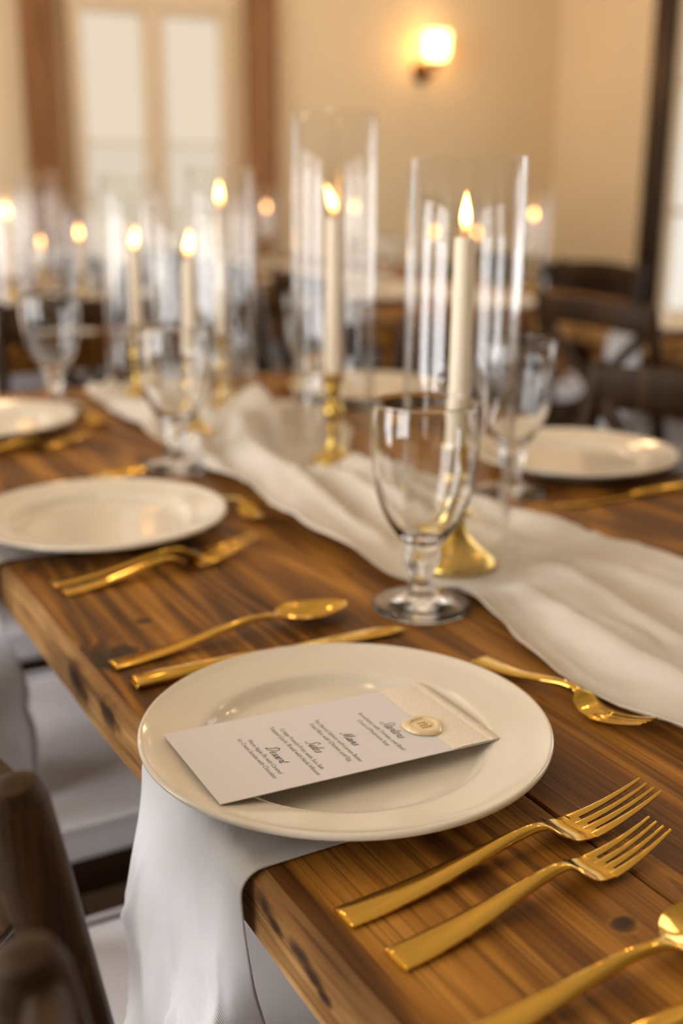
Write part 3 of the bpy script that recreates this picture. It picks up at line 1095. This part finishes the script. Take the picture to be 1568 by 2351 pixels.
for o, x, y, r, lab in NAPS:
    if o is None:
        o = dup(nap1)
    o.location = (x, y, TOPZ)
    o.rotation_euler[2] = r
    tag(o, lab, 'napkin', 'white napkins')

# ------------------------------------------------------------------ cutlery, local +x from handle end to tip, bottom at z 0
def strip(stations, n=10):
    """stations: (s, y0, halfwidth, ztop, crown, thickness). Flattened section with crowned (or dished) top."""
    rings = []
    for (s, yc, hw, zt, cr, th) in stations:
        top, bot = [], []
        for j in range(n + 1):
            u = -1 + 2 * j / n
            z = zt + cr * (1 - u * u)
            e = max(0.45, (1 - abs(u) ** 8))
            top.append((s, yc + hw * u, z - th * (1 - e) * 0.5))
            bot.append((s, yc + hw * u, z - th * (1 - e) * 0.5 - th * e))
        rings.append(top + bot[::-1])
    return loft(rings)

def st_interp(keys, n):
    """keys: tuples with first = s; smooth interpolation on n stations."""
    out = []
    s0, s1 = keys[0][0], keys[-1][0]
    pts = smooth_prof(keys, n)
    return pts

def fork(name, L, hw=0.0128):
    root = empty(name)
    k = L / 0.215
    keys = [(0.0, 0, 0.0088, 0.0020, 0.0002, 0.0018), (0.0010, 0, 0.0092, 0.0023, 0.0003, 0.0022), (0.02, 0, 0.0090, 0.0030, 0.0004, 0.0026), (0.05, 0, 0.0076, 0.0056, 0.0006, 0.0032), (0.085, 0, 0.0056, 0.0106, 0.0010, 0.0038),
            (0.110, 0, 0.0042, 0.0142, 0.0013, 0.0040), (0.124, 0, 0.0036, 0.0150, 0.0010, 0.0036), (0.132, 0, 0.0042, 0.0138, 0.0004, 0.0032), (0.1365, 0, 0.0094, 0.0116, 0.0, 0.0026), (0.1395, 0, 0.0122, 0.0096, -0.0003, 0.0023),
            (0.146, 0, 0.0130, 0.0062, -0.0006, 0.0021), (0.154, 0, 0.0131, 0.0045, -0.0007, 0.0020), (0.162, 0, 0.0131, 0.0042, -0.0006, 0.0020), (0.1655, 0, 0.0131, 0.0044, -0.0006, 0.0020)]
    sc_ = hw / 0.0128
    keys = [(a * k, b, (c * (sc_ if a > 0.13 else 1)), d, e, g) for a, b, c, d, e, g in keys]
    mk('handle', *strip(smooth_prof(keys, 4), 10), M['gold'], root, angle=45)
    for j in range(4):
        yc = (-1.5 + j) * 0.0067 * sc_
        st = []
        for i in range(9):
            q = i / 8
            s = (0.160 + 0.055 * q) * k
            spread = 1.0 - 0.12 * q
            w_ = (0.0028 - 0.0018 * q) * sc_
            outer = 0.0 if j in (1, 2) else (0.0007 * math.copysign(1, yc) * (1 - q))
            z = 0.0042 + 0.0108 * q ** 1.7
            st.append((s, (yc + outer) * spread, w_ + (0.0003 if j in (0, 3) else 0) * (1 - q), z - 0.0006 * (1 - (yc / 0.0096) ** 2), 0.0, 0.0021 - 0.0007 * q))
        mk('tine', *strip(st, 4), M['gold'], root, angle=50)
    return root

def spoon(name, L):
    root = empty(name)
    k = L / 0.215
    keys = [(0.0, 0, 0.0088, 0.0020, 0.0002, 0.0018), (0.0010, 0, 0.0092, 0.0023, 0.0003, 0.0022), (0.02, 0, 0.0090, 0.0030, 0.0004, 0.0026), (0.05, 0, 0.0076, 0.0056, 0.0006, 0.0032), (0.085, 0, 0.0056, 0.0106, 0.0010, 0.0038),
            (0.115, 0, 0.0042, 0.0146, 0.0013, 0.0040), (0.132, 0, 0.0036, 0.0150, 0.0010, 0.0036), (0.142, 0, 0.0040, 0.0140, 0.0006, 0.0032), (0.148, 0, 0.0070, 0.0132, -0.0004, 0.0028)]
    mk('handle', *strip([(a * k, b, c, d, e, g) for a, b, c, d, e, g in smooth_prof(keys, 4)], 10), M['gold'], root, angle=45)
    st = []
    for i in range(25):
        q = i / 24
        s = (0.146 + 0.069 * q) * k
        # egg outline, widest past the middle, softly pointed tip
        w_ = 0.0215 * max(0.0, math.sin(PI * q ** 0.80)) ** 0.62
        w_ = max(w_, 0.0055 * (1 - q) ** 4 + 0.0008)
        dish = -0.0085 * (w_ / 0.0215) ** 1.4
        z = 0.0130 - 0.0020 * q
        st.append((s, 0, w_, z, dish, 0.0018))
    mk('bowl', *strip(st, 16), M['gold'], root, angle=60)
    return root

def knife(name, L):
    root = empty(name)
    k = L / 0.235
    keys = [(0.0, 0, 0.0086, 0.0050, 0.0006, 0.0045), (0.0015, 0, 0.0094, 0.0058, 0.0010, 0.0056), (0.03, 0, 0.0090, 0.0064, 0.0014, 0.0062), (0.08, 0, 0.0076, 0.0064, 0.0014, 0.0062), (0.115, 0, 0.0066, 0.0058, 0.0012, 0.0056), (0.128, 0, 0.0070, 0.0050, 0.0008, 0.0045)]
    mk('handle', *strip([(a * k, b, c, d, e, g) for a, b, c, d, e, g in smooth_prof(keys, 4)], 10), M['gold'], root, angle=45)
    bl = [(0.126, 0.0, 0.0060, 0.0044, 0.0002, 0.0030), (0.140, 0.0010, 0.0086, 0.0040, 0.0003, 0.0024), (0.17, 0.0014, 0.0096, 0.0037, 0.0003, 0.0020), (0.20, 0.0012, 0.0096, 0.0034, 0.0003, 0.0018), (0.220, 0.0004, 0.0084, 0.0032, 0.0003, 0.0016), (0.230, -0.0016, 0.0056, 0.0031, 0.0002, 0.0015), (0.2345, -0.0040, 0.0026, 0.0030, 0.0001, 0.0014), (0.2355, -0.0048, 0.0008, 0.0030, 0.0, 0.0012)]
    mk('blade', *strip([(a * k, b, c, d, e, g) for a, b, c, d, e, g in smooth_prof(bl, 4)], 10), M['gold'], root, angle=40)
    return root

proto = {'dinner_fork': fork('dinner_fork', 0.218), 'salad_fork': fork('salad_fork', 0.186, 0.0116), 'dessert_fork': fork('dessert_fork', 0.166, 0.0112), 'spoon': spoon('spoon', 0.217), 'knife': knife('knife', 0.235)}
used = set()
def lay(kind, x0, y0, x1, y1, label):
    o = proto[kind]
    if kind in used:
        o = dup(o)
    used.add(kind)
    o.location = (x0, y0, TOPZ + 0.0003)
    o.rotation_euler[2] = math.atan2(y1 - y0, x1 - x0)
    cat = 'fork' if 'fork' in kind else kind
    tag(o, label, cat, 'gold cutlery')
    return o
lay('dinner_fork', 0.2500, 0.442, 0.470, 0.4505, 'large gold fork lying next to the menu plate, bottom right')
lay('salad_fork', 0.2565, 0.401, 0.443, 0.4155, 'smaller gold fork beside the large fork, bottom right')
lay('spoon', 0.247, 0.806, 0.461, 0.820, 'gold spoon lying between the menu plate and the second plate')
lay('knife', 0.250, 0.764, 0.483, 0.7625, 'gold knife partly hidden behind the menu plate')
lay('dessert_fork', 0.506, 0.679, 0.528, 0.517, 'small gold fork between the menu plate and the runner')
lay('spoon', 0.224, 0.3375, 0.45, 0.336, 'gold spoon cut off at the bottom right corner')
lay('knife', 0.235, 0.300, 0.47, 0.306, 'gold knife at the very bottom right corner')
def setting(cx, cyy, flip, nm, pieces):
    f_ = -1 if flip else 1
    def P(q):
        return (cx + f_ * q[0], cyy + f_ * q[1])
    for kind, a, b, la in pieces:
        lay(kind, *P(a), *P(b), la + nm)
FORKS = [('dinner_fork', (-0.094, -0.147), (0.126, -0.130), 'large gold fork beside '), ('salad_fork', (-0.091, -0.174), (0.095, -0.152), 'outer gold fork beside ')]
DESSERT = [('dessert_fork', (0.158, 0.090), (0.166, -0.066), 'small gold fork above ')]
HID = [('spoon', (-0.072, 0.115), (0.102, 0.196), 'gold spoon peeping out behind ')]
SPK = [('spoon', (-0.09, 0.213), (0.126, 0.226), 'gold spoon beside '), ('knife', (-0.086, 0.170), (0.147, 0.168), 'gold knife beside ')]
setting(*S2, False, 'the second plate along the table edge', FORKS + DESSERT + HID)
setting(*S3, False, 'the plate cut by the left edge', FORKS + DESSERT)
setting(*O2, True, 'the far plate before the right-edge chair', FORKS + [('knife', (-0.09, 0.152), (0.143, 0.148), 'gold knife beside ')])
setting(*O3, True, 'the plate behind the second nearest candle', FORKS + SPK)

# ------------------------------------------------------------------ goblets
GOB_OUT = [(0.0, 0.0022), (0.030, 0.0012), (0.0400, 0.0), (0.0435, 0.0016), (0.0440, 0.0040), (0.0415, 0.0062), (0.032, 0.0085), (0.020, 0.0112), (0.0138, 0.0135), (0.0128, 0.0165), (0.0130, 0.0200), (0.0104, 0.0240), (0.0098, 0.0280), (0.0118, 0.0350), (0.0142, 0.0430), (0.0152, 0.0490), (0.0140, 0.0540), (0.0132, 0.0565), (0.0160, 0.0595),
           (0.0230, 0.0680), (0.0310, 0.0800), (0.0385, 0.0960), (0.0435, 0.1150), (0.0462, 0.1350), (0.0472, 0.1520), (0.0468, 0.1700), (0.0456, 0.1850)]
GOB_IN = [(0.0450, 0.1868), (0.0442, 0.1855), (0.0454, 0.1700), (0.0458, 0.1520), (0.0447, 0.1350), (0.0419, 0.1150), (0.0366, 0.0970), (0.0285, 0.0815), (0.0190, 0.0705), (0.0090, 0.0650), (0.0, 0.0638)]
gob_prof = smooth_prof(GOB_OUT + GOB_IN, 3)
def facet(v):
    """stem is faceted a little, foot keeps round"""
    out = []
    for x, y, z in v:
        if 0.020 < z < 0.058 and math.hypot(x, y) > 0.003:
            a = math.atan2(y, x)
            m = math.sin(PI * (z - 0.020) / 0.038)
            k = 1 - 0.10 * m * (0.5 + 0.5 * math.cos(8 * a))
            x, y = x * k, y * k
        out.append((x, y, z))
    return out
gv, gf = lathe([(max(0.0, r), z) for r, z in gob_prof], 64)
gob0 = mk('water_goblet', facet(gv), gf, M['glass'], None, angle=80)
GOBS = [
    (0.529, 0.800, TOPZ, 'clear stemmed goblet in front, behind the menu plate'),
    (0.524, 1.379, TOPZ, 'clear goblet behind the second plate, next to the runner'),
    (0.492, 1.840, TOPZ, 'goblet near the left edge behind the third plate'),
    (0.836, 1.075, TOPZ, 'goblet just right of the nearest candle, on bare wood'),
    (0.885, 1.690, TOPZ, 'goblet left of the second nearest candle, across the table'),
    (0.880, 3.28, TOPZ, 'blurred goblet on the table toward the window'),
    (2.00, 3.30, TOPZ, 'blurred goblet on the table below the wall lamp'),
]
for i, (x, y, z, lab) in enumerate(GOBS):
    o = gob0 if i == 0 else dup(gob0)
    o.location = (x, y, z)
    o.rotation_euler[2] = i * 0.7
    tag(o, lab, 'goblet', 'glass goblets')

# ------------------------------------------------------------------ menu card with lace band, seal and lettering
card = tag(empty('menu_card', (0.3225, 0.588, TOPZ + 0.0200)), 'white printed menu card with cream lace band lying on the front plate', 'menu card')
card.rotation_euler = (math.radians(-1.6), 0, -PI / 2 - math.radians(1.0))
CW, CH = 0.0965, 0.195
MB().box(-CW / 2, CW / 2, -CH / 2, CH / 2, -0.0003, 0.0003, 0.0).build('card', M['paper'], card, smooth=False)
# lace strip with scalloped lower edge, wraps over the card end
nl = 60
lv, lf = [], []
for i in range(nl + 1):
    x = -CW / 2 + CW * i / nl
    yb = CH / 2 - 0.0345 - 0.0012 * abs(math.sin(PI * i / 4.0))
    for (yy, zz) in ((yb, 0.0005), (yb + 0.006, 0.0009), (CH / 2 - 0.0075, 0.0009), (CH / 2 - 0.0065, 0.00065), (CH / 2 - 0.0055, 0.0009), (CH / 2, 0.0009), (CH / 2 + 0.0006, 0.0002)):
        lv.append((x, yy, zz))
for i in range(nl):
    for j in range(6):
        a = i * 7 + j
        lf.append((a, a + 7, a + 8, a + 1))
mk('lace_band', lv, lf, M['lace'], card, angle=180)

def text_part(name, s, cx, cyy, width):
    cu = bpy.data.curves.new('text_curve', 'FONT')
    cu.body = s
    cu.size = 0.0047
    cu.align_x = 'CENTER'
    cu.offset = -0.00006
    cu.resolution_u = 3
    to = bpy.data.objects.new('text_curve', cu)
    COL.objects.link(to)
    bpy.context.view_layer.update()
    me = bpy.data.meshes.new_from_object(to.evaluated_get(bpy.context.evaluated_depsgraph_get()))
    bpy.data.objects.remove(to)
    xs = [v.co.x for v in me.vertices]
    k = width / (max(xs) - min(xs))
    mid = (max(xs) + min(xs)) / 2
    for v in me.vertices:
        v.co = Vector(((v.co.x - mid) * k + cx, v.co.y + cyy - 0.0014, 0.0005))
    me.name = name
    me.materials.append(M['ink'])
    o = bpy.data.objects.new(name, me)
    COL.objects.link(o)
    o.parent = card
    return o

GL = {
    'D': (1.65, [[(.5, 2.1), (.35, 1), (.15, .08)], [(-.15, 1.55), (.25, 2.15), (1.0, 2.0), (1.4, 1.2), (1.0, .35), (.3, 0), (-.15, .2)]]),
    'S': (1.15, [[(1.15, 1.7), (.9, 2.15), (.45, 1.8), (.6, 1.2), (.8, .6), (.4, 0), (-.15, .2), (-.05, .6)]]),
    'M': (1.95, [[(-.25, .3), (-.1, .05), (.15, .3), (.45, 2.1), (.65, .2), (1.25, 2.1), (1.3, .3), (1.55, .03), (1.95, .4)]]),
    'e': (.8, [[(0, .3), (.5, .6), (.58, .9), (.35, 1.0), (.1, .6), (.2, .1), (.5, .02), (.85, .35)]]),
    's': (.75, [[(0, .2), (.42, 1.0), (.5, .6), (.55, .2), (.25, 0), (.1, .12)], [(.5, .1), (.8, .32)]]),
    'r': (.75, [[(0, .25), (.2, 1.0), (.35, .85), (.55, .9), (.5, .2), (.78, .28)]]),
    't': (.65, [[(.3, 1.7), (.2, .3), (.4, 0), (.68, .3)], [(0, 1.15), (.6, 1.2)]]),
    'i': (.55, [[(0, .25), (.22, 1.0), (.18, .2), (.35, 0), (.58, .3)], [(.27, 1.4), (.3, 1.55)]]),
    'd': (.95, [[(.6, .85), (.28, 1.0), (.05, .4), (.25, 0), (.6, .5)], [(.8, 2.1), (.6, .3), (.72, 0), (.97, .3)]]),
    'a': (.85, [[(.55, .85), (.28, 1.0), (.05, .4), (.25, 0), (.55, .5), (.6, .95), (.55, .2), (.68, 0), (.88, .3)]]),
    'n': (.85, [[(0, .05), (.18, .95), (.15, .3), (.4, 1.0), (.55, .8), (.53, .2), (.68, 0), (.88, .3)]]),
}
def script_part(wrd, cx, cyy, width):
    adv = 0.0
    polys = []
    for ch in wrd:
        a, strokes = GL[ch]
        for stt in strokes:
            polys.append([(px_ + adv + py_ * 0.32, py_) for px_, py_ in smooth_prof(stt, 5)])
        adv += a
    xs = [p[0] for q in polys for p in q]
    k = width / (max(xs) - min(xs))
    x0 = (max(xs) + min(xs)) / 2
    v, f = [], []
    for q in polys:
        pts = [((x - x0) * k + cx, y * k + cyy - k * 0.8) for x, y in q]
        b = len(v)
        for i, (x, y) in enumerate(pts):
            a_, c_ = pts[max(i - 1, 0)], pts[min(i + 1, len(pts) - 1)]
            dx, dy = c_[0] - a_[0], c_[1] - a_[1]
            ln = math.hypot(dx, dy) or 1
            hw_ = 0.00026 if dy < 0 else 0.00015
            v += [(x - dy / ln * hw_, y + dx / ln * hw_, 0.0005), (x + dy / ln * hw_, y - dx / ln * hw_, 0.0005)]
        for i in range(len(pts) - 1):
            f.append((b + 2 * i, b + 2 * i + 1, b + 2 * i + 3, b + 2 * i + 2))
    return mk('menu_heading', v, f, M['ink'], card, smooth=False)

K = 0.069 / 39.0
MENU = [('Starters', 0.0415, 0.026, ['Bruschetta with Tomato and Basil', 'Cream of Mushroom Soup'], (0.0330, 0.0272)),
        ('Mains', 0.0095, 0.019, ['Pan Seared Salmon with Lemon Butter', 'Fried Rice with Chicken and Egg'], (0.0010, -0.0046)),
        ('Sides', -0.0165, 0.017, ['Crispy French Fries with Sea Salt', 'Toasted Garlic Bread with Herb Infusion'], (-0.0252, -0.0306)),
        ('Dessert', -0.0430, 0.024, ['Warm Apple Pie with Caramel', 'Ice Cream Sundae with Chocolate'], (-0.0508, -0.0562))]
for head, hy, hw_, lines, ys in MENU:
    script_part(head, 0.008, hy, hw_)
    for ln, ly in zip(lines, ys):
        text_part('menu_line', ln, 0.0065, ly, K * len(ln) * 1.02)

# wax seal on the lace
seal_prof = smooth_prof([(0.0, 0.0013), (0.0078, 0.0013), (0.0086, 0.0020), (0.0098, 0.0026), (0.0118, 0.0024), (0.0131, 0.0012), (0.0133, 0.0)], 3)
sv, sf = lathe(seal_prof, 48)
sv = [(x * (1 + 0.05 * math.sin(3 * math.atan2(y, x) + 1) + 0.03 * math.sin(5 * math.atan2(y, x))), y * (1 + 0.05 * math.sin(3 * math.atan2(y, x) + 1) + 0.03 * math.sin(5 * math.atan2(y, x))), z) for x, y, z in sv]
seal = mk('wax_seal', sv, sf, M['seal'], card, (0.0135, 0.0610, 0.0009))
seal['label'] = 'round pearly gold wax seal'
emb = MB()
for dx in (-0.0032, 0.0, 0.0032):
    emb.box(dx - 0.0007, dx + 0.0007, -0.0036, 0.0036, 0.0010, 0.0022, 0.0004)
emb.box(-0.0042, 0.0042, 0.0034, 0.0044, 0.0010, 0.0021, 0.0003)
emb.build('seal_emblem', M['seal'], seal)
